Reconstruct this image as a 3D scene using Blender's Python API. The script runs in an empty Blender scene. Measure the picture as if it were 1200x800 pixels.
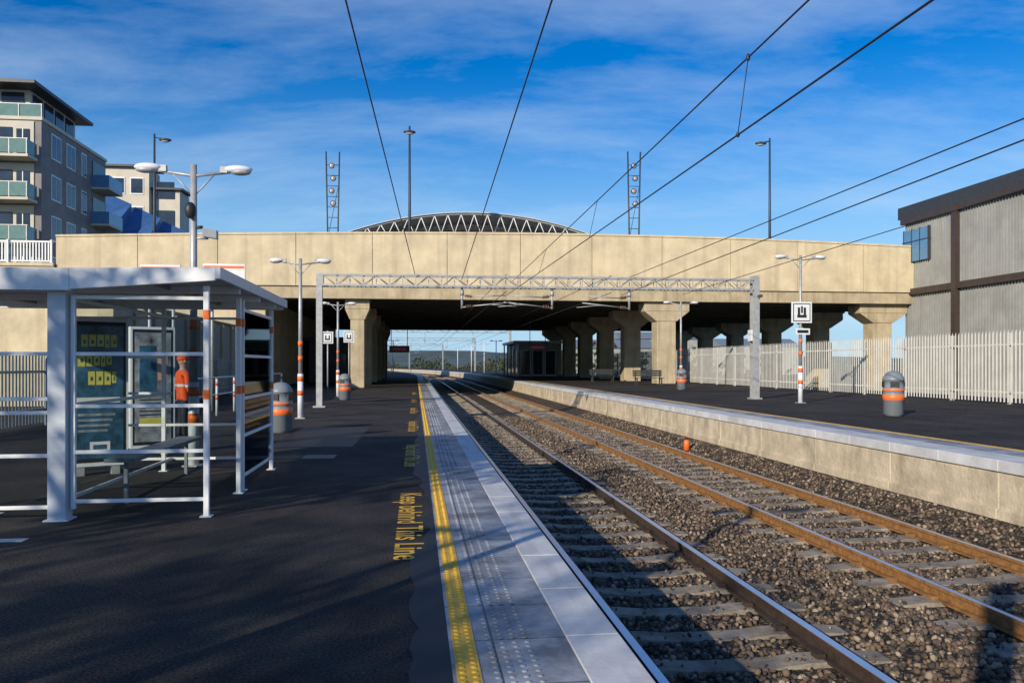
import bpy, math, random
import numpy as np
from mathutils import Vector, Matrix
random.seed(4); np.random.seed(4)
F=940.0; EYE=1.45; HOR=427.0
TH=math.atan(113/F); S=math.sin(TH); C=math.cos(TH)
sc=bpy.context.scene
def T(px,Y):
    X=(px-600)/F*Y
    return (X*C+Y*S, -X*S+Y*C)
def Z(py,Y): return EYE+(HOR-py)/F*Y
def P(px,py,Y):
    u,v=T(px,Y); return Vector((u,v,Z(py,Y)))
V0=95.0; R=650.0
def bend(p):
    u,v,z=p
    if v<=V0: return (u,v,z)
    a=(v-V0)/R
    return (-R+(R+u)*math.cos(a), V0+(R+u)*math.sin(a), z)

# ---------------- materials ----------------
def newmat(name):
    m=bpy.data.materials.new(name); m.use_nodes=True
    nt=m.node_tree; b=nt.nodes['Principled BSDF']
    return m,nt,b
def mat(name,col,rough=0.7,metal=0.0,var=0.15,scale=3.0,bump=0.0,bscale=40.0,streak=0.0,streakscale=(6,6,0.5),dark=(0.3,0.25,0.2),spec=None):
    m,nt,b=newmat(name); N=nt.nodes; L=nt.links
    tc=N.new('ShaderNodeTexCoord')
    n=N.new('ShaderNodeTexNoise'); n.inputs['Scale'].default_value=scale; n.inputs['Detail'].default_value=8; n.inputs['Roughness'].default_value=0.65
    L.new(tc.outputs['Object'],n.inputs['Vector'])
    cr=N.new('ShaderNodeValToRGB')
    a=[max(0,c*(1-var*1.6)) for c in col]; d=[min(1,c*(1+var)) for c in col]
    cr.color_ramp.elements[0].position=0.3; cr.color_ramp.elements[0].color=(*a,1)
    cr.color_ramp.elements[1].position=0.7; cr.color_ramp.elements[1].color=(*d,1)
    L.new(n.outputs['Fac'],cr.inputs['Fac'])
    out=cr.outputs['Color']
    if streak>0:
        mp=N.new('ShaderNodeMapping'); mp.inputs['Scale'].default_value=streakscale
        L.new(tc.outputs['Object'],mp.inputs['Vector'])
        n2=N.new('ShaderNodeTexNoise'); n2.inputs['Scale'].default_value=1.0; n2.inputs['Detail'].default_value=7
        L.new(mp.outputs['Vector'],n2.inputs['Vector'])
        r2=N.new('ShaderNodeMapRange'); r2.inputs['From Min'].default_value=0.5; r2.inputs['From Max'].default_value=0.75
        r2.inputs['To Max'].default_value=streak
        L.new(n2.outputs['Fac'],r2.inputs['Value'])
        mx=N.new('ShaderNodeMix'); mx.data_type='RGBA'; mx.blend_type='MIX'
        L.new(r2.outputs['Result'],mx.inputs['Factor']); L.new(out,mx.inputs['A'])
        mx.inputs['B'].default_value=(col[0]*dark[0],col[1]*dark[1],col[2]*dark[2],1)
        out=mx.outputs['Result']
    L.new(out,b.inputs['Base Color'])
    b.inputs['Roughness'].default_value=rough; b.inputs['Metallic'].default_value=metal
    if spec is not None: b.inputs['Specular IOR Level'].default_value=spec
    if bump>0:
        n3=N.new('ShaderNodeTexNoise'); n3.inputs['Scale'].default_value=bscale; n3.inputs['Detail'].default_value=4
        L.new(tc.outputs['Object'],n3.inputs['Vector'])
        bp=N.new('ShaderNodeBump'); bp.inputs['Strength'].default_value=bump; bp.inputs['Distance'].default_value=0.02
        L.new(n3.outputs['Fac'],bp.inputs['Height']); L.new(bp.outputs['Normal'],b.inputs['Normal'])
    return m

M={}
M['concrete']=mat('bridge_concrete',(0.65,0.545,0.365),0.85,var=0.15,scale=0.7,bump=0.3,bscale=25,streak=0.6,streakscale=(1.8,1.8,0.10),dark=(0.6,0.57,0.55))
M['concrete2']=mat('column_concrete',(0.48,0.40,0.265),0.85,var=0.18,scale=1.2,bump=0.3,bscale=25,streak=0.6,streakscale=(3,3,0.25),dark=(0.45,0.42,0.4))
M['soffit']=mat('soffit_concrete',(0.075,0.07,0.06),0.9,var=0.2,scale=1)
M['wallc']=mat('platform_wall',(0.57,0.485,0.35),0.85,var=0.25,scale=1.6,bump=0.6,bscale=18,streak=0.75,streakscale=(2.5,2.5,0.5),dark=(0.45,0.41,0.37))
M['coping']=mat('coping_white',(0.60,0.61,0.62),0.6,var=0.14,scale=2.5,bump=0.1,streak=0.6,streakscale=(6,0.9,1),dark=(0.55,0.53,0.5))
M['white']=mat('white_paint',(0.76,0.78,0.80),0.4,var=0.05,scale=4,streak=0.25,streakscale=(8,8,2),dark=(0.7,0.68,0.62))
M['bluegrey']=mat('shelter_paint',(0.50,0.56,0.64),0.4,var=0.06,scale=4,streak=0.3,streakscale=(8,8,1.5),dark=(0.7,0.68,0.62))
M['galv']=mat('galvanised_steel',(0.42,0.43,0.43),0.5,0.3,var=0.15,scale=6)
M['darksteel']=mat('dark_steel',(0.05,0.055,0.065),0.5,0.2,var=0.15,scale=6)
M['grey']=mat('grey_paint',(0.20,0.23,0.26),0.45,var=0.08,scale=5)
M['orange']=mat('orange_band',(0.85,0.17,0.03),0.45,var=0.06,scale=8)
M['yellow']=mat('yellow_paint',(0.80,0.47,0.04),0.6,var=0.15,scale=9,streak=0.5,streakscale=(25,8,8),dark=(0.5,0.5,0.9))
M['black']=mat('black',(0.02,0.02,0.022),0.5,var=0.1)
M['tar']=mat('tar_strip',(0.010,0.010,0.010),0.6,var=0.3,scale=8)
M['pale']=mat('fence_paint',(0.56,0.56,0.52),0.5,var=0.10,scale=2,streak=0.35,streakscale=(9,9,1),dark=(0.6,0.57,0.5))
M['railtop']=mat('rail_polished',(0.62,0.68,0.78),0.3,0.75,var=0.06,scale=8)
M['rust_sunlit']=mat('rail_rust_sunlit',(0.30,0.15,0.05),0.7,0.1,var=0.3,scale=12,bump=0.2)  # rust brightened: golden sunlight on the far rails is put into the colour
M['rust_sunlit2']=mat('rail_rust_dark',(0.055,0.036,0.026),0.8,0.1,var=0.3,scale=12,bump=0.2)
M['sleeper']=mat('sleeper_concrete',(0.30,0.26,0.205),0.9,var=0.35,scale=4,bump=0.4,bscale=30,streak=0.8,streakscale=(5,2,3),dark=(0.4,0.34,0.28))
M['glassdark']=mat('window_glass',(0.03,0.045,0.07),0.08,0.0,var=0.3,scale=0.6)
M['blueroof']=mat('blue_roof',(0.05,0.14,0.34),0.55,0.0,var=0.15,scale=1)
M['brick']=mat('grey_brick',(0.24,0.225,0.225),0.85,var=0.15,scale=1.0)
M['cream']=mat('cream_render',(0.58,0.54,0.45),0.8,var=0.08,scale=0.6,streak=0.2,streakscale=(2,2,0.3),dark=(0.6,0.6,0.6))
M['clad']=mat('grey_cladding',(0.34,0.35,0.34),0.5,0.1,var=0.12,scale=0.8,streak=0.4,streakscale=(2,2,0.15),dark=(0.65,0.64,0.62))
M['brown']=mat('brown_steel',(0.055,0.04,0.036),0.5,var=0.15)
M['earth']=mat('ground',(0.10,0.095,0.06),0.95,var=0.35,scale=0.15,bump=0.4,bscale=4)
M['hill']=mat('hill_green',(0.075,0.11,0.11),0.95,var=0.3,scale=0.02)
M['hivis']=mat('hivis_orange',(0.95,0.11,0.015),0.7,var=0.1,scale=10)
M['cloth']=mat('dark_trousers',(0.03,0.035,0.05),0.85,var=0.2,scale=10)
M['skin']=mat('skin',(0.55,0.33,0.24),0.6,var=0.05)
M['insul']=mat('insulator',(0.13,0.07,0.05),0.3,var=0.1)
M['greenglass']=mat('balcony_glass',(0.14,0.24,0.22),0.1,0.0,var=0.1)
M['blueglass']=mat('blue_balcony_glass',(0.10,0.24,0.42),0.1,0.0,var=0.1)
M['red']=mat('red_led',(0.6,0.05,0.03),0.5)
M['posterblue']=mat('poster_blue',(0.04,0.13,0.22),0.25,var=0.6,scale=3.5)
M['posteryel']=mat('poster_yellow',(0.66,0.62,0.12),0.3,var=0.2,scale=3)
M['posterpale']=mat('poster_pale',(0.30,0.34,0.36),0.3,var=0.6,scale=4)
M['bark']=mat('bark',(0.10,0.075,0.055),0.9,var=0.3,scale=6)
M['leaf']=mat('leaves',(0.06,0.085,0.03),0.8,var=0.4,scale=3)
M['bush']=mat('distant_foliage',(0.07,0.085,0.04),0.9,var=0.5,scale=0.4)

def asphalt():
    m,nt,b=newmat('asphalt'); N=nt.nodes; L=nt.links
    tc=N.new('ShaderNodeTexCoord')
    n=N.new('ShaderNodeTexNoise'); n.inputs['Scale'].default_value=0.6; n.inputs['Detail'].default_value=10; n.inputs['Roughness'].default_value=0.72
    L.new(tc.outputs['Object'],n.inputs['Vector'])
    cr=N.new('ShaderNodeValToRGB'); cr.color_ramp.elements[0].position=0.34; cr.color_ramp.elements[0].color=(0.017,0.017,0.018,1)
    cr.color_ramp.elements[1].position=0.70; cr.color_ramp.elements[1].color=(0.062,0.057,0.055,1)
    L.new(n.outputs['Fac'],cr.inputs['Fac'])
    g=N.new('ShaderNodeTexNoise'); g.inputs['Scale'].default_value=60; g.inputs['Detail'].default_value=5; g.inputs['Roughness'].default_value=0.75
    L.new(tc.outputs['Object'],g.inputs['Vector'])
    gr=N.new('ShaderNodeValToRGB'); gr.color_ramp.elements[0].position=0.40; gr.color_ramp.elements[0].color=(0.2,0.2,0.2,1)
    gr.color_ramp.elements[1].position=0.66; gr.color_ramp.elements[1].color=(2.8,2.7,2.6,1)
    L.new(g.outputs['Fac'],gr.inputs['Fac'])
    mx=N.new('ShaderNodeMix'); mx.data_type='RGBA'; mx.blend_type='MULTIPLY'; mx.inputs['Factor'].default_value=0.9
    L.new(cr.outputs['Color'],mx.inputs['A']); L.new(gr.outputs['Color'],mx.inputs['B'])
    L.new(mx.outputs['Result'],b.inputs['Base Color'])
    b.inputs['Roughness'].default_value=0.85; b.inputs['Specular IOR Level'].default_value=0.2
    bp=N.new('ShaderNodeBump'); bp.inputs['Strength'].default_value=1.0; bp.inputs['Distance'].default_value=0.015
    L.new(g.outputs['Fac'],bp.inputs['Height']); L.new(bp.outputs['Normal'],b.inputs['Normal'])
    return m
M['asphalt']=asphalt()

def paving():
    m,nt,b=newmat('grey_paving'); N=nt.nodes; L=nt.links
    tc=N.new('ShaderNodeTexCoord')
    br=N.new('ShaderNodeTexBrick'); br.offset=0.0; br.inputs['Scale'].default_value=1.0
    br.inputs['Brick Width'].default_value=0.4; br.inputs['Row Height'].default_value=0.6; br.inputs['Mortar Size'].default_value=0.006
    br.inputs['Color1'].default_value=(0.34,0.36,0.39,1); br.inputs['Color2'].default_value=(0.26,0.28,0.31,1); br.inputs['Mortar'].default_value=(0.08,0.08,0.08,1)
    L.new(tc.outputs['Object'],br.inputs['Vector'])
    n=N.new('ShaderNodeTexNoise'); n.inputs['Scale'].default_value=1.6; n.inputs['Detail'].default_value=10; n.inputs['Roughness'].default_value=0.72
    L.new(tc.outputs['Object'],n.inputs['Vector'])
    cr=N.new('ShaderNodeValToRGB'); cr.color_ramp.elements[0].position=0.40; cr.color_ramp.elements[0].color=(0.42,0.42,0.42,1)
    cr.color_ramp.elements[1].position=0.60; cr.color_ramp.elements[1].color=(1.25,1.25,1.25,1)
    L.new(n.outputs['Fac'],cr.inputs['Fac'])
    mx=N.new('ShaderNodeMix'); mx.data_type='RGBA'; mx.blend_type='MULTIPLY'; mx.inputs['Factor'].default_value=1
    L.new(br.outputs['Color'],mx.inputs['A']); L.new(cr.outputs['Color'],mx.inputs['B'])
    L.new(mx.outputs['Result'],b.inputs['Base Color']); b.inputs['Roughness'].default_value=0.5
    return m
M['paving']=paving()

def stone():
    m,nt,b=newmat('ballast_stone'); N=nt.nodes; L=nt.links
    g=N.new('ShaderNodeNewGeometry')
    cr=N.new('ShaderNodeValToRGB'); e=cr.color_ramp.elements
    e[0].position=0; e[0].color=(0.035,0.029,0.025,1); e[1].position=1; e[1].color=(0.36,0.29,0.21,1)
    for p,c in ((0.3,(0.08,0.062,0.048,1)),(0.6,(0.14,0.093,0.060,1)),(0.85,(0.21,0.155,0.11,1))):
        x=e.new(p); x.color=c
    L.new(g.outputs['Random Per Island'],cr.inputs['Fac']); L.new(cr.outputs['Color'],b.inputs['Base Color'])
    b.inputs['Roughness'].default_value=0.9
    return m
M['stone']=stone()
def ballast():
    m,nt,b=newmat('ballast'); N=nt.nodes; L=nt.links
    tc=N.new('ShaderNodeTexCoord')
    v=N.new('ShaderNodeTexVoronoi'); v.inputs['Scale'].default_value=22
    L.new(tc.outputs['Object'],v.inputs['Vector'])
    sp=N.new('ShaderNodeSeparateColor'); L.new(v.outputs['Color'],sp.inputs['Color'])
    cr=N.new('ShaderNodeValToRGB'); e=cr.color_ramp.elements
    e[0].position=0; e[0].color=(0.03,0.025,0.022,1); e[1].position=1; e[1].color=(0.27,0.21,0.15,1)
    x=e.new(0.5); x.color=(0.11,0.08,0.052,1)
    L.new(sp.outputs['Red'],cr.inputs['Fac'])
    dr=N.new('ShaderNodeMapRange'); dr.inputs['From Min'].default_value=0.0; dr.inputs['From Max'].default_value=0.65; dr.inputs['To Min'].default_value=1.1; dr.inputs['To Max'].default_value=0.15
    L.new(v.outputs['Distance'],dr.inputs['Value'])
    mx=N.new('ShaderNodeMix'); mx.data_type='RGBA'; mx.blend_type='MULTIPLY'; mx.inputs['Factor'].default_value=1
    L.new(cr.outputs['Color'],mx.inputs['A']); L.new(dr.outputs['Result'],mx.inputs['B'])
    L.new(mx.outputs['Result'],b.inputs['Base Color']); b.inputs['Roughness'].default_value=0.95
    bp=N.new('ShaderNodeBump'); bp.inputs['Strength'].default_value=1; bp.inputs['Distance'].default_value=0.05; bp.invert=True
    L.new(v.outputs['Distance'],bp.inputs['Height']); L.new(bp.outputs['Normal'],b.inputs['Normal'])
    return m
M['ballast']=ballast()
def glass():
    m,nt,b=newmat('shelter_glass'); N=nt.nodes; L=nt.links
    out=N['Material Output']; t=N.new('ShaderNodeBsdfTransparent'); t.inputs['Color'].default_value=(0.82,0.86,0.87,1)
    g=N.new('ShaderNodeBsdfGlossy'); g.inputs['Roughness'].default_value=0.03; g.inputs['Color'].default_value=(0.7,0.75,0.8,1)
    fr=N.new('ShaderNodeFresnel'); fr.inputs['IOR'].default_value=1.25
    mx=N.new('ShaderNodeMixShader'); L.new(fr.outputs['Fac'],mx.inputs['Fac']); L.new(t.outputs[0],mx.inputs[1]); L.new(g.outputs[0],mx.inputs[2])
    L.new(mx.outputs[0],out.inputs['Surface'])
    return m
M['glass']=glass()

# ---------------- mesh builder ----------------
class MB:
    def __init__(s): s.v=[]; s.f=[]; s.m=[]; s.sm=[]; s.mats=[]
    def mi(s,k):
        if k not in s.mats: s.mats.append(k)
        return s.mats.index(k)
    def hexa(s,p,k):
        b=len(s.v); s.v+= [tuple(q) for q in p]; i=s.mi(k)
        for f in ((0,3,2,1),(4,5,6,7),(0,1,5,4),(1,2,6,5),(2,3,7,6),(3,0,4,7)):
            s.f.append(tuple(b+a for a in f)); s.m.append(i); s.sm.append(False)
    def box(s,x0,x1,y0,y1,z0,z1,k):
        if x0>x1:x0,x1=x1,x0
        if y0>y1:y0,y1=y1,y0
        if z0>z1:z0,z1=z1,z0
        s.hexa([(x0,y0,z0),(x1,y0,z0),(x1,y1,z0),(x0,y1,z0),(x0,y0,z1),(x1,y0,z1),(x1,y1,z1),(x0,y1,z1)],k)
    def face(s,p,k):
        b=len(s.v); s.v+=[tuple(q) for q in p]; s.f.append(tuple(range(b,b+len(p)))); s.m.append(s.mi(k)); s.sm.append(False)
    def tube(s,pts,rs,k,n=8,caps=True):
        pts=[Vector(p) for p in pts]
        if not hasattr(rs,'__len__'): rs=[rs]*len(pts)
        b=len(s.v); i=s.mi(k); up=None
        for j,p in enumerate(pts):
            if j==0: d=pts[1]-pts[0]
            elif j==len(pts)-1: d=pts[-1]-pts[-2]
            else: d=(pts[j+1]-pts[j-1])
            d.normalize()
            a=Vector((0,0,1)) if abs(d.z)<0.95 else Vector((1,0,0))
            x=d.cross(a).normalized(); y=d.cross(x).normalized()
            if up is not None and x.dot(up)<0 : x=-x; y=-y
            up=x
            for q in range(n):
                t=2*math.pi*q/n
                s.v.append(tuple(p+(x*math.cos(t)+y*math.sin(t))*rs[j]))
        for j in range(len(pts)-1):
            for q in range(n):
                s.f.append((b+j*n+q,b+j*n+(q+1)%n,b+(j+1)*n+(q+1)%n,b+(j+1)*n+q)); s.m.append(i); s.sm.append(True)
        if caps:
            s.f.append(tuple(b+q for q in range(n))[::-1]); s.m.append(i); s.sm.append(False)
            e=b+(len(pts)-1)*n
            s.f.append(tuple(e+q for q in range(n))); s.m.append(i); s.sm.append(False)
    def lathe(s,prof,k,c=(0,0,0),n=20,ks=None):
        b=len(s.v)
        for r,z in prof:
            for q in range(n):
                t=2*math.pi*q/n; s.v.append((c[0]+r*math.cos(t),c[1]+r*math.sin(t),c[2]+z))
        for j in range(len(prof)-1):
            kk=ks[j] if ks else k
            for q in range(n):
                s.f.append((b+j*n+q,b+j*n+(q+1)%n,b+(j+1)*n+(q+1)%n,b+(j+1)*n+q)); s.m.append(s.mi(kk)); s.sm.append(True)
    def ell(s,c,r,k,n=12,m=8):
        b=len(s.v); i=s.mi(k)
        for a in range(m+1):
            ph=-math.pi/2+math.pi*a/m
            for q in range(n):
                t=2*math.pi*q/n
                s.v.append((c[0]+r[0]*math.cos(ph)*math.cos(t),c[1]+r[1]*math.cos(ph)*math.sin(t),c[2]+r[2]*math.sin(ph)))
        for a in range(m):
            for q in range(n):
                s.f.append((b+a*n+q,b+a*n+(q+1)%n,b+(a+1)*n+(q+1)%n,b+(a+1)*n+q)); s.m.append(i); s.sm.append(True)
    def build(s,name,loc=(0,0,0),bendit=False,rot=TH,bevel=0,world=False):
        vv=[bend(p) for p in s.v] if bendit else s.v
        me=bpy.data.meshes.new(name); me.from_pydata(vv,[],s.f); 
        for k in s.mats: me.materials.append(M[k])
        me.polygons.foreach_set('material_index',s.m); me.polygons.foreach_set('use_smooth',s.sm); me.update()
        o=bpy.data.objects.new(name,me); sc.collection.objects.link(o)
        x,y,z=loc
        if world: o.location=loc
        else: o.location=(x*C-y*S, x*S+y*C, z)
        o.rotation_euler=(0,0,rot)
        if bevel:
            mo=o.modifiers.new('bevel','BEVEL'); mo.width=bevel; mo.segments=2; mo.limit_method='ANGLE'
        return o
def strip(mb,u0,u1,z0,z1,k,va=-12.0,vb=330.0,step=6.0):
    vs=[va]; 
    while vs[-1]<vb-0.01: vs.append(min(vb,vs[-1]+(step if vs[-1]>=V0-6 else 12)))
    for a,b in zip(vs[:-1],vs[1:]):
        mb.hexa([(u0,a,z0),(u1,a,z0),(u1,b,z0),(u0,b,z0),(u0,a,z1),(u1,a,z1),(u1,b,z1),(u0,b,z1)],k)

# ---------------- ground & platforms ----------------
g=MB(); g.box(-3000,3000,-300,6000,-3,-1.05,'earth'); g.build('ground')
EL=1.09*C; 
pf=MB(); strip(pf,-9.2,EL-0.08,-1.04,-0.004,'wallc',-12,260); 
pf.build('platform_base',bendit=True)
a=MB()
vs=list(np.arange(-12,95,12.0))+[95]+list(np.arange(101,262,6.0))
for p,q in zip(vs[:-1],vs[1:]):
    a.face([(-9.2,p,0.0),(0.17,p,0.0),(0.17,q,0.0),(-9.2,q,0.0)],'asphalt')
a.build('platform_asphalt',bendit=True)
a=MB(); strip(a,0.172,0.79,-0.003,0.004,'paving',-12,260); a.build('platform_paving',bendit=True)
a=MB(); v=-4.0; e0=0.09
while v<60:
    st=0.12+0.01*max(v,0)
    e1=min(0.15,max(-0.04,e0+random.uniform(-0.05,0.05)))
    a.face([(e0,v,0.004),(0.171,v,0.004),(0.171,v+st,0.004),(e1,v+st,0.004)],'tar'); e0=e1; v+=st
a.build('tar_joint')
a=MB()
v=-12.0
while v<260:
    a.box(0.793,EL,v+0.004,v+0.896,-0.10,0.012+random.uniform(-.001,.001),'coping'); v+=0.9
a.build('platform_coping',bendit=True,bevel=0.006)
a=MB(); strip(a,0.19,0.305,0.0041,0.0085,'yellow',-12,260)
a.build('yellow_line',bendit=True)
a=MB()
def dome(mb,x,y,z,r,h,k):
    b=len(mb.v); i=mb.mi(k)
    for rr,hh in ((r,0),(r*0.62,h)):
        for q in range(8):
            t=q*math.pi/4; mb.v.append((x+rr*math.cos(t),y+rr*math.sin(t),z+hh))
    for q in range(8):
        mb.f.append((b+q,b+(q+1)%8,b+8+(q+1)%8,b+8+q)); mb.m.append(i); mb.sm.append(False)
    mb.f.append(tuple(b+8+q for q in range(8))); mb.m.append(i); mb.sm.append(False)
for j in range(900):
    y=2.5+j*0.06
    for x in (0.218,0.277): dome(a,x,y,0.0085,0.017,0.006,'yellow')
a.build('yellow_tactile_studs')
a=MB()
for j in range(600):
    y=2.5+j*0.066
    for q in range(4): dome(a,0.38+q*0.066,y,0.004,0.016,0.006,'paving')
a.build('paving_tactile_studs')
def ptext(txt,u,vstart,size):
    cu=bpy.data.curves.new('t','FONT'); cu.body=txt; cu.size=size; cu.space_character=1.05; cu.offset=0.005
    o=bpy.data.objects.new('platform_text',cu); sc.collection.objects.link(o)
    bpy.context.view_layer.update()
    me=bpy.data.meshes.new_from_object(o.evaluated_get(bpy.context.evaluated_depsgraph_get()))
    bpy.data.objects.remove(o)
    me.materials.clear(); me.materials.append(M['yellow'])
    o=bpy.data.objects.new('platform_text_marking',me); sc.collection.objects.link(o)
    o.location=(u*C-vstart*S,u*S+vstart*C,0.005); o.rotation_euler=(0,0,TH-math.pi/2)
for vst in (9.1,14.6,20.6,27,34,42): ptext('Keep behind This Line',-0.16,vst,0.325)
a=MB(); a.box(-4.1,-4.0,4.5,8.4,0.001,0.005,'coping'); a.box(-4.0,-3.2,7.0,7.12,0.001,0.005,'coping'); a.build('white_line')
# drainage cover and repair patches in the asphalt
a=MB(); a.box(-1.75,-1.25,12.6,13.1,0.0005,0.006,'darksteel')
for q in range(6): a.box(-1.72,-1.28,12.65+q*.075,12.68+q*.075,0.0065,0.010,'grey')
a.build('drain_cover')
a=MB(); a.face([(-2.6,14.5,.003),(-1.1,14.4,.003),(-1.05,18.9,.003),(-2.55,19.0,.003)],'tar'); a.build('asphalt_repair_patch')

# right platform
ER=7.55*C; ZR=0.2
a=MB(); strip(a,ER+0.06,22,-1.04,ZR-0.004,'wallc',-12,260)
a.build('far_platform_base',bendit=True)
a=MB()
for p,q in zip(vs[:-1],vs[1:]):
    a.face([(ER+1.15,p,ZR),(22,p,ZR),(22,q,ZR),(ER+1.15,q,ZR)],'asphalt')
a.build('far_platform_asphalt',bendit=True)
a=MB(); v=-12.0
while v<200:
    a.box(ER+0.02,ER+0.60,v+0.004,v+1.196,ZR-0.14,ZR+0.012,'coping')
    v+=1.2
v=-12.0
while v<200:
    a.box(ER+0.602,ER+1.14,v+0.004,v+0.896,ZR-0.02,ZR+0.006,'paving'); v+=0.9
a.build('far_platform_coping',bendit=True,bevel=0.008)
a=MB(); strip(a,ER+1.16,ER+1.28,ZR+0.0005,ZR+0.006,'yellow',-12,200); a.build('yellow_line',bendit=True)
a=MB(); v=-12.0
while v<200:
    a.box(ER+0.035,ER+0.3,v+0.01,v+2.39,-0.95,ZR-0.16,'wallc')
    a.box(ER+0.0,ER+0.2,v+0.01,v+2.39,-0.95,-0.42,'wallc')
    v+=2.4
a.build('platform_wall',bendit=True,bevel=0.012)
a=MB(); v=-12.0
while v<200:
    a.box(EL-0.3,EL-0.07,v+0.01,v+2.39,-0.95,-0.11,'wallc'); v+=2.4
a.build('platform_wall',bendit=True)

# ---------------- tracks ----------------
def bz(u,v=0):
    b=-0.838
    if u>6.7: b+=(min(u,7.5)-6.7)/0.8*0.28
    if 3.55<u<4.55: b+=0.07*math.sin((u-3.55)*math.pi)
    return b
us=[0.9,1.3,1.9,2.6,3.2,3.6,3.85,4.05,4.3,4.6,5.2,5.9,6.5,6.75,7.1,7.5,7.6]
a=MB()
vsb=list(np.arange(-12,95,6.0))+[95]+list(np.arange(101,332,6.0))
for p,q in zip(vsb[:-1],vsb[1:]):
    for u0,u1 in zip(us[:-1],us[1:]):
        a.face([(u0,p,bz(u0)),(u1,p,bz(u1)),(u1,q,bz(u1)),(u0,q,bz(u0))],'ballast')
a.build('ballast_bed',bendit=True)
RAILS=[1.66*C,3.18*C,5.04*C,6.56*C]
for ti in range(2):
    a=MB(); uc=(RAILS[2*ti]+RAILS[2*ti+1])/2
    v=-10.0
    while v<300:
        j=random.uniform(-0.02,0.02); w=0.115; sk=random.uniform(-.012,.012)
        z0=-0.95; z1=-0.795+random.uniform(-0.008,0.006)
        uu=[-1.22,-0.95,-0.55,-0.3,0.3,0.55,0.95,1.22]; zz=[-.02,0,0,-.025,-.025,0,0,-.02]
        for k in range(7):
            x0,x1=uc+uu[k]+j,uc+uu[k+1]+j; za,zb=z1+zz[k],z1+zz[k+1]; s0=sk*uu[k]; s1=sk*uu[k+1]
            a.hexa([(x0,v+s0-w-.015,z0),(x1,v+s1-w-.015,z0),(x1,v+s1+w+.015,z0),(x0,v+s0+w+.015,z0),(x0,v+s0-w,za),(x1,v+s1-w,zb),(x1,v+s1+w,zb),(x0,v+s0+w,za)],'sleeper')
        v+=0.66
    a.build('track_sleepers',bendit=True)
    a=MB(); rk='rust_sunlit' if ti else 'rust_sunlit2'
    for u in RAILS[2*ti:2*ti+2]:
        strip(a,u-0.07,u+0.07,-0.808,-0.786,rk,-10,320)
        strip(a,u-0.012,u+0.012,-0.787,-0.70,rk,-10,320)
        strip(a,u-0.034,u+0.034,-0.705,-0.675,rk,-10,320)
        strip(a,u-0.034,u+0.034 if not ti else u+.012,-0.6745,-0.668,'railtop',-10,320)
        if ti: strip(a,u+0.0125,u+0.034,-0.6745,-0.669,'rust_sunlit',-10,320)  # half the far rail top in the sunlight-brightened rust colour
        v=-10.0
        while v<70:
            for sgn in (-1,1): a.box(u+sgn*0.05,u+sgn*0.12,v-0.05,v+0.05,-0.80,-0.758,rk)
            v+=0.66
    a.build('railway_rails',bendit=True)
def stones(n,va,vb,name,smin,smax):
    t=(1+5**.5)/2
    base=np.array([(-1,t,0),(1,t,0),(-1,-t,0),(1,-t,0),(0,-1,t),(0,1,t),(0,-1,-t),(0,1,-t),(t,0,-1),(t,0,1),(-t,0,-1),(-t,0,1)],float)/1.9
    tri=np.array([(0,11,5),(0,5,1),(0,1,7),(0,7,10),(0,10,11),(1,5,9),(5,11,4),(11,10,2),(10,7,6),(7,1,8),(3,9,4),(3,4,2),(3,2,6),(3,6,8),(3,8,9),(4,9,5),(2,4,11),(6,2,10),(8,6,7),(9,8,1)])
    uu=np.random.uniform(1.05,7.45,n); vv=va+(vb-va)*np.random.rand(n)**1.5
    near=np.min(np.abs(uu[:,None]-np.array(RAILS)[None,:]),axis=1)>0.10
    vm=np.mod(vv+10.0+0.33,0.66)-0.33
    c1=(RAILS[0]+RAILS[1])/2; c2=(RAILS[2]+RAILS[3])/2
    isl=(np.abs(vm)<0.13)&((np.abs(uu-c1)<1.25)|(np.abs(uu-c2)<1.25))
    onsl=isl&(np.random.rand(n)>0.12)
    k=near&~onsl; uu=uu[k]; vv=vv[k]; isl=isl[k]; n=len(uu)
    zz=np.array([bz(x) for x in uu])+np.random.uniform(-0.01,0.022,n)
    zz+=np.where(isl,0.045,0)
    sz=np.random.uniform(smin,smax,(n,1,1))*np.random.uniform(0.55,1.2,(n,1,3))
    sz=sz*np.where(isl,0.65,1.0)[:,None,None]
    V=base[None]*sz*(1+np.random.uniform(-.22,.22,(n,12,1)))
    q=np.random.normal(size=(n,4)); q/=np.linalg.norm(q,axis=1)[:,None]
    w,x,y,z=q.T
    Rm=np.stack([np.stack([1-2*(y*y+z*z),2*(x*y-z*w),2*(x*z+y*w)],-1),np.stack([2*(x*y+z*w),1-2*(x*x+z*z),2*(y*z-x*w)],-1),np.stack([2*(x*z-y*w),2*(y*z+x*w),1-2*(x*x+y*y)],-1)],1)
    V=np.einsum('nij,nkj->nki',Rm,V)+np.stack([uu,vv,zz],-1)[:,None,:]
    V=V.reshape(-1,3); Fc=(tri[None]+12*np.arange(n)[:,None,None]).reshape(-1)
    me=bpy.data.meshes.new(name); me.vertices.add(len(V)); me.vertices.foreach_set('co',V.ravel())
    nf=len(Fc)//3; me.loops.add(len(Fc)); me.loops.foreach_set('vertex_index',Fc.astype(np.int32))
    me.polygons.add(nf); me.polygons.foreach_set('loop_start',np.arange(0,nf*3,3,dtype=np.int32))
    me.materials.append(M['stone']); me.update(calc_edges=True); me.validate()
    o=bpy.data.objects.new(name,me); sc.collection.objects.link(o); o.rotation_euler=(0,0,TH)
stones(66000,2.5,34,'ballast_stones',0.017,0.034)

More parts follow.
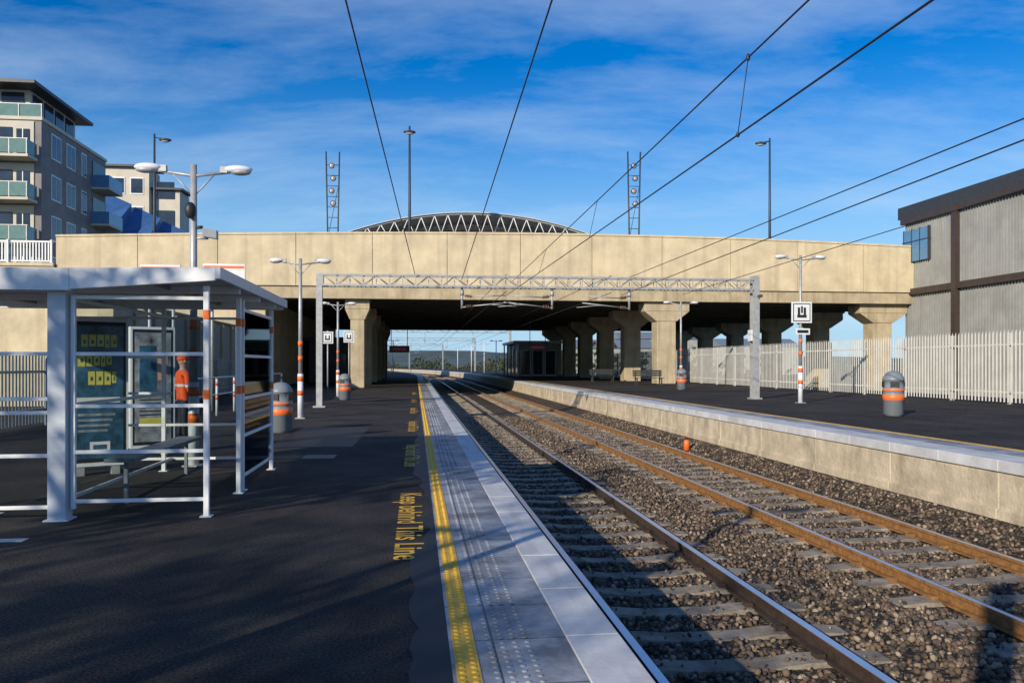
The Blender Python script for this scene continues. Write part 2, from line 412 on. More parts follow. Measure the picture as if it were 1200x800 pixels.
# ---------------- bridge ----------------
VB=50.0
def ztop(u):
    pts=[(-21.5,8.92),(-10,9.3),(0,9.52),(8,9.62),(18,9.6),(26,9.45),(34.6,9.2)]
    for (a0,b0),(a1,b1) in zip(pts[:-1],pts[1:]):
        if u<=a1: 
            t=(u-a0)/(a1-a0); return b0+(b1-b0)*t
    return pts[-1][1]
br=MB()
n=12; U0,U1=-21.0,34.1
for i in range(n):
    a0=U0+(U1-U0)*i/n+0.014; a1=U0+(U1-U0)*(i+1)/n-0.014
    br.hexa([(a0,VB,6.25),(a1,VB,6.25),(a1,VB+.35,6.25),(a0,VB+.35,6.25),(a0,VB,ztop(a0)),(a1,VB,ztop(a1)),(a1,VB+.35,ztop(a1)),(a0,VB+.35,ztop(a0))],'concrete')
    br.hexa([(a0-.01,VB-.05,ztop(a0)+.003),(a1+.01,VB-.05,ztop(a1)+.003),(a1+.01,VB+.42,ztop(a1)+.003),(a0-.01,VB+.42,ztop(a0)+.003),(a0-.01,VB-.05,ztop(a0)+.14),(a1+.01,VB-.05,ztop(a1)+.14),(a1+.01,VB+.42,ztop(a1)+.14),(a0-.01,VB+.42,ztop(a0)+.14)],'concrete')
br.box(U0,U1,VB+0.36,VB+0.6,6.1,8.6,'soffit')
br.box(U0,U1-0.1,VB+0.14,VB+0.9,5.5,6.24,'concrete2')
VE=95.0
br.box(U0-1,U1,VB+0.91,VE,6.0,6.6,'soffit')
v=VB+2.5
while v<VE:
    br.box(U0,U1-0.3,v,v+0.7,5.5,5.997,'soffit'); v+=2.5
br.box(U0,U1,VE+0.01,VE+0.4,5.5,9.2,'concrete')
for u in (U0,U1-0.35):
    br.hexa([(u+0.05,VB+0.61,6.62),(u+0.3,VB+0.61,6.62),(u+0.3,VE,6.62),(u+0.05,VE,6.62),(u+0.05,VB+0.61,ztop(u)),(u+0.3,VB+0.61,ztop(u)),(u+0.3,VE,8.9),(u+0.05,VE,8.9)],'concrete')
br.build('concrete_road_bridge',bevel=0.02)
def column(u,v,w,zb,cap):
    c=MB()
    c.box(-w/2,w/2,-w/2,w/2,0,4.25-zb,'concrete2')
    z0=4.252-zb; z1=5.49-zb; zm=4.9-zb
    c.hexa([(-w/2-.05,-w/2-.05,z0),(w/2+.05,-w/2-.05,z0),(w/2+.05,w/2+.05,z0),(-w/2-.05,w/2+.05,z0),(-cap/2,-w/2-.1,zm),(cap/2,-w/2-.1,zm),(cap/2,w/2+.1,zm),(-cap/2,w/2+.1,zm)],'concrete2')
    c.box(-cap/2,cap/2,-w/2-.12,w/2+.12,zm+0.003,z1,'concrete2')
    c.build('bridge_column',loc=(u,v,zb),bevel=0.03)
for i in range(6):
    column(16.2,51.2+i*8.2,1.25,ZR,3.0)
    column(31.3,51.4+i*8.2,1.3,-1.0,3.4)
    column(-3.6,51.2+i*8.2,0.85,0,1.5)
a=MB()
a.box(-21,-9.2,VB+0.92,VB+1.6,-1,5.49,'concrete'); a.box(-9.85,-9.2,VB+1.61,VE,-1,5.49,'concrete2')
a.build('bridge_abutment')
a=MB()
a.box(-80,-21.05,VB-0.1,VB+0.7,-1,7.2,'concrete'); a.box(-80,-21.05,VB-0.2,VB+0.8,7.203,7.4,'concrete')
a.build('retaining_wall',bevel=0.02)
a=MB(); x=-50.0
while x<-21.1:
    a.box(x,x+0.07,VB,VB+0.05,7.55,8.6,'white'); x+=0.17
a.box(-50,-21.1,VB-0.03,VB+0.08,8.601,8.7,'white'); a.box(-50,-21.1,VB-0.02,VB+0.07,7.47,7.549,'white')
x=-50.0
while x<-21: a.box(x-0.05,x+0.05,VB-0.14,VB-0.031,7.4,8.75,'white'); x+=2.4
a.build('white_railing')
a=MB(); a.box(-400,-14,VE+0.5,125,-1,7.0,'earth'); a.box(-400,-21.1,VB+0.72,VE+0.49,-1,7.1,'earth'); a.build('embankment')
a=MB()
v=26.0
while v<50.5:
    a.box(-9.6,-9.3,v+0.02,v+1.98,-0.9,3.3,'clad'); 
    a.box(-9.68,-9.22,v-0.08,v+0.08,-0.9,3.4,'concrete2'); v+=2.0
a.box(-9.65,-9.25,26,51,3.41,3.5,'grey'); a.build('panel_wall')

def palisade(name,u,va,vb,zb,h,k='pale',sp=0.155,w=0.07):
    a=MB(); v=va
    while v<vb:
        dz=random.uniform(-.012,.012)
        a.hexa([(u-.005,v,zb+.06),(u+.012,v+w/2,zb+.06),(u+.012,v+w/2+.004,zb+.06),(u-.012,v+.004,zb+.06),(u-.005,v,zb+h-.12+dz),(u+.012,v+w/2,zb+h+dz),(u+.012,v+w/2+.004,zb+h+dz),(u-.012,v+.004,zb+h-.12+dz)],k)
        a.hexa([(u+.005,v+w/2,zb+.06),(u-.012,v+w,zb+.06),(u-.005,v+w+.004,zb+.06),(u+.012,v+w/2+.005,zb+.06),(u+.005,v+w/2,zb+h+dz),(u-.012,v+w,zb+h-.12+dz),(u-.005,v+w+.004,zb+h-.12+dz),(u+.012,v+w/2+.005,zb+h+dz)],k)
        v+=sp
    a.box(u+.02,u+.06,va,vb,zb+.35,zb+.41,k); a.box(u+.02,u+.06,va,vb,zb+h-.5,zb+h-.44,k)
    v=va
    while v<=vb: a.box(u+.065,u+.165,v-.05,v+.05,zb,zb+h-.1,k); v+=2.75
    a.build(name)
palisade('palisade_fence',18.5,4,78,ZR,2.35,w=0.062,sp=0.165)
palisade('palisade_fence',-8.9,15,50,0,1.75,'galv')

# ---------------- right building ----------------
a=MB()
ub=32.8; v1=48.4
a.box(ub+0.3,ub+14,18,v1+2.6,-1,11.3,'clad')
v=18.0
while v<v1+2.4:
    a.box(ub+0.22,ub+0.3,v,v+0.11,-0.5,11.2,'clad'); v+=0.24
a.box(ub+0.0,ub+14.3,17.9,v1+3.0,11.31,12.1,'darksteel')
a.box(ub-0.02,ub+0.21,18,v1+2.7,6.1,6.5,'brown')
a.box(ub-0.02,ub+0.21,18,v1+2.7,10.9,11.305,'brown')
for vv in (22,30,38,45.6): a.box(ub-0.1,ub+0.25,vv-.2,vv+.2,-1,11.3,'brown')
a.box(ub+0.05,ub+0.21,v1-0.2,v1+2.5,8.3,10.4,'blueglass')
for q in range(4): a.box(ub+0.02,ub+0.215,v1-0.22+q*0.87,v1-0.17+q*0.87,8.25,10.45,'darksteel')
a.box(ub+.02,ub+.215,v1-.25,v1+2.55,9.6,9.66,'darksteel')
a.build('industrial_building')

# ---------------- apartments ----------------
ap=MB()
uc,vc=-27.8,63.8; zb=7.1
ap.box(uc-16,uc,vc,vc+12.5,zb,19.7,'brick')
ap.box(uc-16.1,uc+0.1,vc-0.1,vc+12.6,19.701,19.95,'cream')
ap.box(uc-15,uc-1.2,vc+0.9,vc+9,19.96,22.2,'cream')
ap.box(uc-15.5,uc-0.1,vc-0.9,vc+10,22.201,22.45,'darksteel')
for q in range(4): ap.box(uc-1.19,uc-1.12,vc+1.3+q*1.9,vc+2.8+q*1.9,20.1,22.0,'glassdark')
for q in range(5): ap.box(uc-3.2-q*2.6,uc-1.6-q*2.6,vc+0.82,vc+0.89,20.1,22.0,'glassdark')
ap.box(uc-16,uc+0.02,vc+0.05,vc+0.09,19.96,20.9,'greenglass')
ap.box(uc-16,uc+0.02,vc+0.04,vc+0.1,20.901,20.96,'galv')
for q in range(9): ap.box(uc-q*1.6-.03,uc-q*1.6+.02,vc+.0,vc+.045,19.96,20.9,'galv')
for fl in range(4):
    z=zb+fl*3.15+0.15
    for q in range(3):
        x1=uc-0.5-q*5.2; x0=x1-4.2
        ap.box(x0,x1,vc-0.08,vc-0.01,z+0.1,z+2.9,'cream')
        ap.box(x0+0.3,x1-1.5,vc-0.14,vc-0.081,z+0.15,z+2.4,'glassdark')
        ap.box(x1-1.2,x1-0.3,vc-0.14,vc-0.081,z+0.5,z+2.3,'glassdark')
        ap.box(x0+1.3,x0+1.38,vc-0.16,vc-0.141,z+0.15,z+2.4,'white'); ap.box(x1-.78,x1-.72,vc-0.16,vc-0.141,z+0.5,z+2.3,'white')
        ap.box(x0-0.2,x1+0.3,vc-1.7,vc-0.15,z-0.12,z+0.08,'cream')
        ap.box(x0-0.15,x1+0.25,vc-1.66,vc-1.6,z+0.15,z+1.15,'greenglass')
        ap.box(x0-0.18,x1+0.28,vc-1.69,vc-1.57,z+1.16,z+1.22,'galv')
        ap.box(x1+0.2,x1+0.25,vc-1.59,vc-0.15,z+0.15,z+1.15,'greenglass')
        for xx in (x0-0.1,x0+1,(x0+x1)/2,x1-1,x1+0.2): ap.box(xx-.03,xx+.03,vc-1.68,vc-1.58,z+.081,z+1.159,'galv')
    for q,(va,vb2) in enumerate(((1.6,3.3),(4.3,6.0),(7.2,8.2))):
        ap.box(uc+0.001,uc+0.05,vc+va,vc+vb2,z+0.55,z+2.5,'white')
        ap.box(uc+0.03,uc+0.065,vc+va+0.1,vc+(va+vb2)/2-.05,z+0.65,z+2.4,'glassdark')
        ap.box(uc+0.03,uc+0.065,vc+(va+vb2)/2+.05,vc+vb2-.1,z+0.65,z+2.4,'glassdark')
    ap.box(uc+0.01,uc+1.5,vc+9.2,vc+12.4,z-0.12,z+0.05,'cream')
    ap.box(uc+1.44,uc+1.5,vc+9.2,vc+12.4,z+0.06,z+1.1,'blueglass'); ap.box(uc+0.02,uc+1.43,vc+9.2,vc+9.26,z+0.06,z+1.1,'blueglass')
    ap.box(uc+0.01,uc+0.06,vc+9.5,vc+12.2,z+0.1,z+2.4,'glassdark')
ap.build('apartment_building')
ap=MB()
def vol(x0,x1,y0,y1,z1,z2,k):
    ap.box(x0,x1,y0,y1,zb,z1,k)
    ap.hexa([(x0-.4,y0-.5,z1+.01),(x1+.4,y0-.5,z1+.01),(x1+.4,y1+.4,z2),(x0-.4,y1+.4,z2),(x0-.4,y0-.5,z1+.25),(x1+.4,y0-.5,z1+.25),(x1+.4,y1+.4,z2+.25),(x0-.4,y1+.4,z2+.25)],'darksteel')
vol(-38,-31.2,99,103,24.6,24.9,'cream')
vol(-31.1,-28.0,100,104,22.2,22.4,'cream')
for fl in range(5):
    z=zb+fl*3.4
    for q in range(3):
        ap.box(-37.4+q*2.1,-36.1+q*2.1,98.9,98.99,z+0.9,z+2.6,'glassdark')
        ap.box(-37.5+q*2.1,-36.0+q*2.1,98.93,98.985,z+0.75,z+2.75,'white')
    ap.box(-30.6,-28.6,99.9,99.99,z+0.5,z+2.5,'glassdark')
for q,(x,y,zt) in enumerate(((-31.6,87,19.6),(-28.9,88,18.3),(-26.3,89,17.0))):
    ap.box(x-1.2,x+1.2,y,y+6,zb,zt-4.3,'cream')
    ap.hexa([(x-1.45,y-1.2,zt-4.2),(x+1.25,y-1.2,zt-4.2),(x+1.25,y+3.6,zt-4.2),(x-1.45,y+3.6,zt-4.2),(x-1.45,y-1.2,zt-4.0),(x+1.25,y-1.2,zt-4.0),(x+1.25,y+3.6,zt-.9),(x-1.45,y+3.6,zt+.3)],'blueroof')
    ap.box(x-1.0,x+1.0,y-.06,y-.01,zt-6.8,zt-4.8,'glassdark')
    ap.box(x-1.1,x+1.1,y-1.2,y-.1,zt-7.1,zt-6.9,'cream'); ap.box(x-1.1,x+1.1,y-1.22,y-1.16,zt-6.89,zt-5.9,'blueglass')
ap.build('terraced_apartment_building')

# ---------------- arched roof on bridge ----------------
a=MB()
ul,vl=T(400,66); ur,vr=T(712,66); um=(ul+ur)/2; hw=(ur-ul)/2; vm=66.0
zb_=Z(280,66); zt_=Z(251,66)
def arc(t,off=0): return zb_+(zt_-zb_)*(1-t*t)+off
for dv in (0,4.5,9):
    pts=[];pts2=[]
    for i in range(41):
        t=-1+2*i/40; x=um+hw*t
        pts.append((x,vm+dv,arc(t))); pts2.append((x,vm+dv,zb_-0.3+(zt_-zb_)*.35*(1-t*t)))
    a.tube(pts,0.07,'galv',6); a.tube(pts2,0.05,'galv',6)
    for i in range(0,40,2):
        a.tube([pts[i],pts2[i+1]],0.04,'white',5); a.tube([pts2[i+1],pts[i+2]],0.04,'white',5)
for i in range(32):
    t0=-1+2*i/32; t1=-1+2*(i+1)/32
    a.hexa([(um+hw*t0,vm-.2,arc(t0,.1)),(um+hw*t1,vm-.2,arc(t1,.1)),(um+hw*t1,vm+9.5,arc(t1,.1)),(um+hw*t0,vm+9.5,arc(t0,.1)),(um+hw*t0,vm-.2,arc(t0,.17)),(um+hw*t1,vm-.2,arc(t1,.17)),(um+hw*t1,vm+9.5,arc(t1,.17)),(um+hw*t0,vm+9.5,arc(t0,.17))],'bluegrey')
for t in (-.9,-.45,0,.45,.9):
    for dv in (0,9): a.tube([(um+hw*t,vm+dv,6.6),(um+hw*t,vm+dv,zb_-.2)],.15,'white',8)
a.box(um-hw*.9,um+hw*.9,vm+1.5,vm+8,6.6,11.0,'glassdark')
a.build('arched_station_roof')

def slamp(px,pyt,Y,arm):
    u,v=T(px,Y); zt=Z(pyt,Y); zb0=6.6; h=zt-zb0
    a=MB(); a.tube([(0,0,0),(0,0,h*0.5),(0,0,h)],[0.12,0.10,0.07],'darksteel',8)
    a.tube([(0,0,h-0.25),(arm*0.5,0,h-0.3),(arm*0.8,0,h-0.35)],0.045,'darksteel',6)
    a.ell((arm*1.0,0,h-0.42),(0.45,0.22,0.13),'darksteel'); a.ell((arm*1.0,0,h-0.52),(0.3,0.16,0.08),'coping')
    a.build('street_lamp',loc=(u,v,zb0))
slamp(480,148,57,0.0); slamp(902,162,60,-0.7); slamp(181,157,58,0.75)
def ladder(px,Y):
    u,v=T(px,Y); h=Z(178,Y)-6.6
    a=MB()
    for s in (-1,1):
        a.tube([(s*0.28,0,0),(s*0.46,0,h)],0.055,'darksteel',6)
    n=9
    for i in range(n):
        z=h*(0.3+0.68*i/n); w=0.28+0.16*z/h
        a.tube([(-w,0,z),(w,0,z)],0.025,'darksteel',5)
    a.tube([(-.3,0,h*.4),(.38,0,h*.75)],0.02,'darksteel',5)
    for i,z in enumerate((0.90,0.81,0.72,0.63)):
        s=1 if i%2 else -1
        a.tube([(s*0.05,0.18,h*z),(s*0.05,-0.18,h*z-0.05)],[0.13,0.2],'darksteel',12); a.ell((s*0.05,-0.19,h*z-0.05),(0.15,0.04,0.15),'galv')
        a.ell((s*0.05,-0.2,h*z-0.05),(0.07,0.05,0.07),'orange')
    a.build('floodlight_mast',loc=(u,v,6.6))
ladder(390,56); ladder(743,57)

# ---------------- platform lamps ----------------
def plamp(u,v,zb,h,bands=True,cctv=False,sign=None,half=0.62):
    a=MB()
    a.box(-.13,.13,-.13,.13,0,0.02,'galv')
    a.tube([(0,0,0.02),(0,0,1.2)],[0.075,0.075],'white',12); a.tube([(0,0,1.2),(0,0,h+0.05)],[0.055,0.045],'galv',12)
    a.tube([(-half+.1,0,h-0.04),(0,0,h-0.11),(half-.1,0,h-0.04)],0.022,'galv',8)
    a.tube([(0,0,h-.4),(-half*.45,0,h-.09)],0.012,'galv',6); a.tube([(0,0,h-.4),(half*.45,0,h-.09)],0.012,'galv',6)
    for s in (-1,1):
        a.ell((s*half,0,h),(0.20,0.095,0.06),'white',14,8)
        a.ell((s*(half+.03),0,h-0.04),(0.15,0.08,0.045),'galv',12,6)
        a.box(s*(half-.2)-.05,s*(half-.2)+.05,-.04,.04,h-.06,h+.03,'galv')
    if bands:
        for z in (0.62,1.0,1.55,1.95): a.tube([(0,0,z),(0,0,z+0.13)],0.079 if z<1.2 else 0.064,'orange',12)
    if cctv:
        a.tube([(0,0,h-0.85),(0.13,-.05,h-0.85)],0.025,'black',6); a.ell((-0.02,-0.1,h-0.62),(0.08,0.08,0.12),'black')
        a.tube([(0,0,h-1.0),(0.2,0,h-1.0)],0.02,'galv',6)
        a.hexa([(0.14,-.08,h-.98),(0.36,-.2,h-1.03),(0.36,-.08,h-1.03),(0.14,.04,h-.98),(0.14,-.08,h-.86),(0.36,-.2,h-.91),(0.36,-.08,h-.91),(0.14,.04,h-.86)],'grey')
    if sign:
        z0,z1,w=sign
        a.box(-w/2,w/2,-.09,-.065,z0,z1,'white')
        a.box(-w/2+.05,w/2-.05,-.094,-.0905,z0+.05,z1-.05,'black')
        a.box(-w/2+.08,w/2-.08,-.098,-.0945,z0+.08,z1-.08,'white')
        c=(z0+z1)/2
        a.box(-.14,-.06,-.102,-.0985,c-.08,c+.16,'black'); a.box(.06,.14,-.102,-.0985,c-.08,c+.16,'black'); a.box(-.16,.16,-.106,-.1025,c-.17,c-.08,'black'); a.box(-.03,.03,-.106,-.1025,c-.02,c+.2,'black')
        a.box(-.2,.28,-.09,-.065,z0-.38,z0-.18,'white'); a.box(-.15,.23,-.0945,-.0905,z0-.33,z0-.23,'black')
    a.build('platform_lamp',loc=(u,v,zb))
u,v=T(227,11.5); plamp(u,v,0,4.26,cctv=True)
u,v=T(352,21.6); plamp(u,v,0,4.25)
u,v=T(396,36); plamp(u,v,0,4.2)
plamp(-3.12,1.7,0,4.26); plamp(-6.3,-1.5,0,4.26)  # second lamp is unseen, added for the shadow patches of its heads
u,v=T(938,26.1); plamp(u,v,ZR,4.75,sign=(2.6,3.28,.69),half=.68)
u,v=T(798,42); plamp(u,v,ZR,4.5,half=.75)
def psign(px,pyc,Y):
    u,v=T(px,Y); a=MB(); zc=Z(pyc,Y)
    a.tube([(0,0,0),(0,0,zc+.35)],0.035,'galv',8); w=.52
    a.box(-w/2,w/2,-.07,-.04,zc-.26,zc+.3,'white'); a.box(-w/2+.05,w/2-.05,-.074,-.0705,zc-.21,zc+.25,'black'); a.box(-w/2+.08,w/2-.08,-.078,-.0745,zc-.18,zc+.22,'white')
    a.box(-.11,-.05,-.082,-.0785,zc-.03,zc+.12,'black'); a.box(.05,.11,-.082,-.0785,zc-.03,zc+.12,'black'); a.box(-.12,.12,-.086,-.0825,zc-.1,zc-.03,'black')
    a.build('platform_sign',loc=(u,v,0))
psign(384,396,38); psign(409,395,40)

def bin_(px,Y,zb,h=1.1):
    u,v=T(px,Y); a=MB(); r=.24; k=h/1.1
    prof=[(0,0),(.2,0),(.2,.03),(r,.05),(r,.38*k),(r+.008,.385*k),(r+.008,.52*k),(r,.525*k),(r,.60*k),(r+.008,.605*k),(r+.008,.66*k),(r,.665*k),(r,.86*k),(r+.012,.865*k),(r+.012,.90*k),(r-.01,.95*k),(r-.06,1.03*k),(r-.13,1.08*k),(0,1.1*k)]
    ks=['grey']*18; ks[5]='orange'; ks[9]='orange'
    a.lathe(prof,'grey',n=28,ks=ks)
    for t in (-2.0,-.4,1.2,2.8):
        cx,cy=math.cos(t),math.sin(t); w=.1
        p=[]
        for rr in (r-.02,r+.006):
            for (s,z) in ((-w,.70*k),(w,.70*k),(w,.84*k),(-w,.84*k)): p.append((cx*rr-cy*s,cy*rr+cx*s,z))
        a.hexa(p,'black')
    a.build('litter_bin',loc=(u,v,zb))
bin_(1047,19.6,ZR); bin_(329,17.2,0,1.08); bin_(404,33,0,1.08); bin_(799,40,ZR,1.05)

# ---------------- overhead line equipment ----------------
uL,vL=T(373,26.9); uR,vR=T(880,29.4); vg=(vL+vR)/2
def hmast(mb,u,v,z0,z1,w=.2):
    mb.box(u-w/2,u+w/2,v-w/2,v-w/2+.02,z0,z1,'galv'); mb.box(u-w/2,u+w/2,v+w/2-.02,v+w/2,z0,z1,'galv'); mb.box(u-.012,u+.012,v-w/2+.021,v+w/2-.021,z0,z1,'galv')
def insul(mb,p,q):
    p=Vector(p);q=Vector(q)
    mb.tube([p,q],.022,'insul',6)
    for i in range(1,5):
        c=p.lerp(q,i/5); d=(q-p).normalized()*.012
        mb.tube([c-d,c+d],.06,'insul',8)
def gantry(vg,zt,zl,us_):
    ga=MB()
    hmast(ga,uL,vg,0,zt+.05); hmast(ga,uR,vg,ZR,zt+.15,.26)
    for uu,z0 in ((uL,0),(uR,ZR)): ga.box(uu-.2,uu+.2,vg-.2,vg+.2,z0,z0+.05,'galv')
    x0,x1=uL+.12,uR-.15
    for dv in (-.17,.17):
        for z in (zt,zl): ga.box(x0,x1,vg+dv-.03,vg+dv+.03,z-.03,z+.03,'galv')
    nn=34
    for i in range(nn):
        a0=x0+(x1-x0)*i/nn; a1=x0+(x1-x0)*(i+1)/nn
        for dv in (-.17,.17):
            ga.tube([(a0,vg+dv,zl if i%2 else zt),(a1,vg+dv,zt if i%2 else zl)],.014,'galv',4)
            ga.box(a0-.012,a0+.012,vg+dv-.012,vg+dv+.012,zl+.031,zt-.031,'galv')
        ga.tube([(a0,vg-.17,zl),(a1,vg+.17,zl)],.012,'galv',4)
        ga.box(a0-.012,a0+.012,vg-.139,vg+.139,zt-.012,zt+.012,'galv')
    for u,dr in us_:
        v=vg
        ga.tube([(u,v,zl),(u,v,zl-.75)],.04,'galv',8)
        ga.tube([(u,v,zl-.7),(u+dr*.25,v,zl-.7)],.02,'galv',6)
        insul(ga,(u+dr*.08,v,zl-.3),(u+dr*.36,v,zl-.34)); ga.tube([(u+dr*.36,v,zl-.34),(u+dr*1.5,v,zl-.28)],.022,'galv',6)
        insul(ga,(u+dr*.08,v,zl-.68),(u+dr*.36,v,zl-.66)); ga.tube([(u+dr*.36,v,zl-.66),(u+dr*1.7,v,zl-.52)],.022,'galv',6)
        ga.tube([(u+dr*.9,v,zl-.6),(u+dr*1.3,v,zl-.62),(u+dr*1.9,v,zl-.68)],.012,'galv',5)
        ga.tube([(u,v,zl-.3),(u,v,zl-.1)],.07,'galv',8)
    insul(ga,(uR+.05,vg-.2,3.9),(uR+.05,vg-.5,3.9)); ga.box(uR-.2,uR-.14,vg-.15,vg+.15,2.3,2.7,'white')
    ga.build('overhead_line_gantry')
gantry(vg,4.5,4.14,[(T(541,28)[0],1),(T(648,28)[0],-1),(T(742,28)[0],-1)])
gantry(-3.6,4.7,4.2,[])  # unseen gantry added behind the camera to throw a shadow band over the tracks
def wire(name,a,b,r=.011,ext=0.6,sag=0.0):
    a=Vector(a);b=Vector(b)
    e=b+(b-a)*ext; m=MB(); pts=[]
    for i in range(25):
        t=i/24; p=a.lerp(e,t); p.z-=sag*4*t*(1-t); pts.append(p)
    m.tube(pts,r,'black',6); m.build(name)
wire('overhead_wire',P(487,324,28),P(405,0,10),.012)
wire('overhead_wire',P(541,328,28),P(647,0,9.6),.012)
wire('catenary_wire',P(600,330,28),P(948,0,6.7),.009)
wire('contact_wire',P(592,347,28),P(1093,0,4.95),.009)
wire('catenary_wire',P(735,326,29),P(1200,139,9.6),.010)
wire('contact_wire',P(728,346,29),P(1200,164,8.9),.010)
wire('overhead_wire',P(800,345,29),P(1200,222,12.5),.009)
a=MB(); 
def lerp_at(A,B,px):
    best=None
    for i in range(2001):
        t=i/2000; p=A.lerp(B,t); X=p.x*C-p.y*S; Y=p.x*S+p.y*C
        q=600+F*X/Y
        if best is None or abs(q-px)<best[0]: best=(abs(q-px),p)
    return best[1]
for pxx in (877,700,640):
    p1=lerp_at(P(600,330,28),P(948,0,6.7),pxx)
    A=P(592,347,28);B=P(1093,0,4.95); t=(p1.y-A.y)/(B.y-A.y); p2=A.lerp(B,t)
    a.tube([p1,p2],.005,'black',5)
    if pxx==877: a.ell(p1,(.02,.02,.04),'black'); a.ell(p2,(.02,.02,.025),'black')
a.build('wire_droppers')
far=MB()
for u in (3.15,6.9):
    for z,dz in ((4.0,0),(4.6,0)):
        pts=[bend((u,vv,z)) for vv in np.arange(vg,330,8.0)]
        far.tube(pts,.012,'black',5)
far.build('overhead_wires_distant')
for vv in (112,150,190,235,285):
    g2=MB()
    for uu in (-5.0,13.5):
        hmast(g2,uu,0,-.5,6.4,.28)
    for z in (5.9,6.4): g2.box(-5,13.5,-.05,.05,z-.05,z+.05,'galv')
    for i in range(18): g2.tube([(-5+i*1.03,0,5.9 if i%2 else 6.4),(-5+(i+1)*1.03,0,6.4 if i%2 else 5.9)],.03,'galv',4)
    for uu in (1.5,8.2): g2.tube([(uu,0,5.9),(uu,0,4.5)],.05,'galv',6); g2.tube([(uu,0,4.6),(uu+1.7 if uu<5 else uu-1.4,0,4.2)],.03,'galv',6)
    p=bend((0,vv,0)); g2.build('overhead_line_gantry',loc=p,rot=TH+(vv-V0)/R)
for vv in (104,118,134,152):
    for uu in (-2.8,10.5):
        p=bend((uu,vv,0)); g3=MB(); g3.tube([(0,0,0),(0,0,4.6)],.06,'white',8); g3.tube([(-.6,0,4.5),(.6,0,4.5)],.03,'galv',6)
        for s_ in (-1,1): g3.ell((s_*.62,0,4.55),(.22,.1,.07),'white')
        g3.build('platform_lamp',loc=p,rot=TH+(vv-V0)/R)

# ---------------- kiosks under bridge ----------------
k=MB(); k.box(10.8,15.0,84,94,ZR,3.7,'clad'); k.box(10.2,15.4,83.3,94.4,3.701,3.95,'white')
for q in range(3): k.box(11.0+q*1.35,12.0+q*1.35,83.93,83.99,ZR+.2,2.9,'glassdark'); k.box(10.93+q*1.35,12.07+q*1.35,83.95,83.995,ZR+.1,3.0,'white')
for q in range(5): k.box(10.74,10.79,84.5+q*1.9,86+q*1.9,ZR+.3,2.9,'glassdark')
for q in range(4): k.tube([(10.35,83.5+q*3.4,ZR),(10.35,83.5+q*3.4,3.7)],.08,'white',8)
k.build('platform_waiting_room')
k=MB(); k.box(-8.5,-4.8,66,84,0,3.4,'brown'); k.box(-8.8,-4.4,65.6,84.4,3.401,3.65,'darksteel')
for q in range(6): k.box(-4.79,-4.74,67+q*2.8,69+q*2.8,.3,2.7,'glassdark')
k.box(-7.8,-5.6,65.93,65.99,0.1,2.3,'glassdark'); k.build('platform_building')
k=MB(); k.box(-8.6,-4.9,-9,-2.9,0,2.9,'brick'); k.box(-8.8,-4.65,-9.2,-2.65,2.901,3.05,'darksteel')
for q in range(2): k.box(-4.89,-4.84,-8.4+q*2,-7+q*2,.9,2.3,'glassdark')
k.box(-7.2,-6.2,-2.89,-2.84,.02,2.1,'grey'); k.build('shadow_store_building')  # unseen building added behind the camera to shade the foreground platform
def display(px,py,Y,ztop_):
    u,v=T(px,Y); zc=Z(py,Y); d=MB(); d.box(-.75,.75,-.12,.12,zc-.25,zc+.25,'black'); d.box(-.5,.5,-.125,-.1205,zc-.08,zc+.08,'red')
    for s in (-.6,.6): d.tube([(s,0,zc+.25),(s,0,ztop_)],.03,'darksteel',6)
    d.build('departure_display',loc=(u,v,0))
display(630,407,62,5.5); display(468,409,60,5.5)
def bench(u,v,zb):
    b=MB()
    for i in range(4): b.box(-.9,.9,-.25+i*.12,-.16+i*.12,.44,.47,'darksteel')
    for i in range(3): b.box(-.9,.9,.26+i*.02,.285+i*.02,.55+i*.13,.65+i*.13,'darksteel')
    for s in (-.75,.75): b.box(s-.03,s+.03,-.22,-.16,0,.44,'darksteel'); b.box(s-.03,s+.03,.2,.26,0,.9,'darksteel'); b.box(s-.03,s+.03,-.159,.199,.38,.43,'darksteel')
    b.build('platform_bench',loc=(u,v,zb))
u,v=T(760,48); bench(u,v,ZR); u,v=T(706,58); bench(u,v,ZR)
u,v=T(779,20.5); b=MB(); b.lathe([(.0,0),(.08,0),(.075,.22),(.05,.27),(0,.28)],'orange',n=12); b.tube([(0,0,.28),(0,0,.34)],.03,'black',8); b.build('track_marker',loc=(6.95*C,v,-.75))

# ---------------- shelter ----------------
s=MB(); uF=-3.3; uRt=-1.98; v0=7.95; vE2=11.4
def post(u,v,w=.05,z1=2.2,k='white',bands=True):
    s.box(u-w/2,u+w/2,v-w/2,v+w/2,0,z1,k); s.box(u-w/2-.03,u+w/2+.03,v-w/2-.03,v+w/2+.03,0,.012,k)
    if bands:
        for z in (1.88,1.12): s.box(u-w/2-.004,u+w/2+.004,v-w/2-.004,v+w/2+.004,z,z+.09,'orange')
s.box(uF-.08,uF+.08,v0-.08,v0+.08,0,2.22,'bluegrey'); s.box(uF-.11,uF+.11,v0-.11,v0+.11,0,.015,'bluegrey')
s.box(uF+.1,uF+.14,v0-.02,v0+.02,.1,2.1,'white')
post(uRt,v0); post(uRt,9.35); post(uRt,9.55,.04); post(uRt,vE2); post(uF-.1,vE2,bands=False); post(-4.75,vE2,bands=False); post(-5.1,v0)
def hb(ua,ub_,v,z,w=.035): s.box(ua,ub_,v-w/2,v+w/2,z-w/2,z+w/2,'white')
def vbar(va,vb_,u,z,w=.035): s.box(u-w/2,u+w/2,va,vb_,z-w/2,z+w/2,'white')
for z in (.17,.63,1.06,1.55,2.08):
    hb(uF+.141,uRt-.026,v0,z)
for z in (.12,.6,1.0,1.13,1.55): hb(-5.07,uF-.081,v0,z)
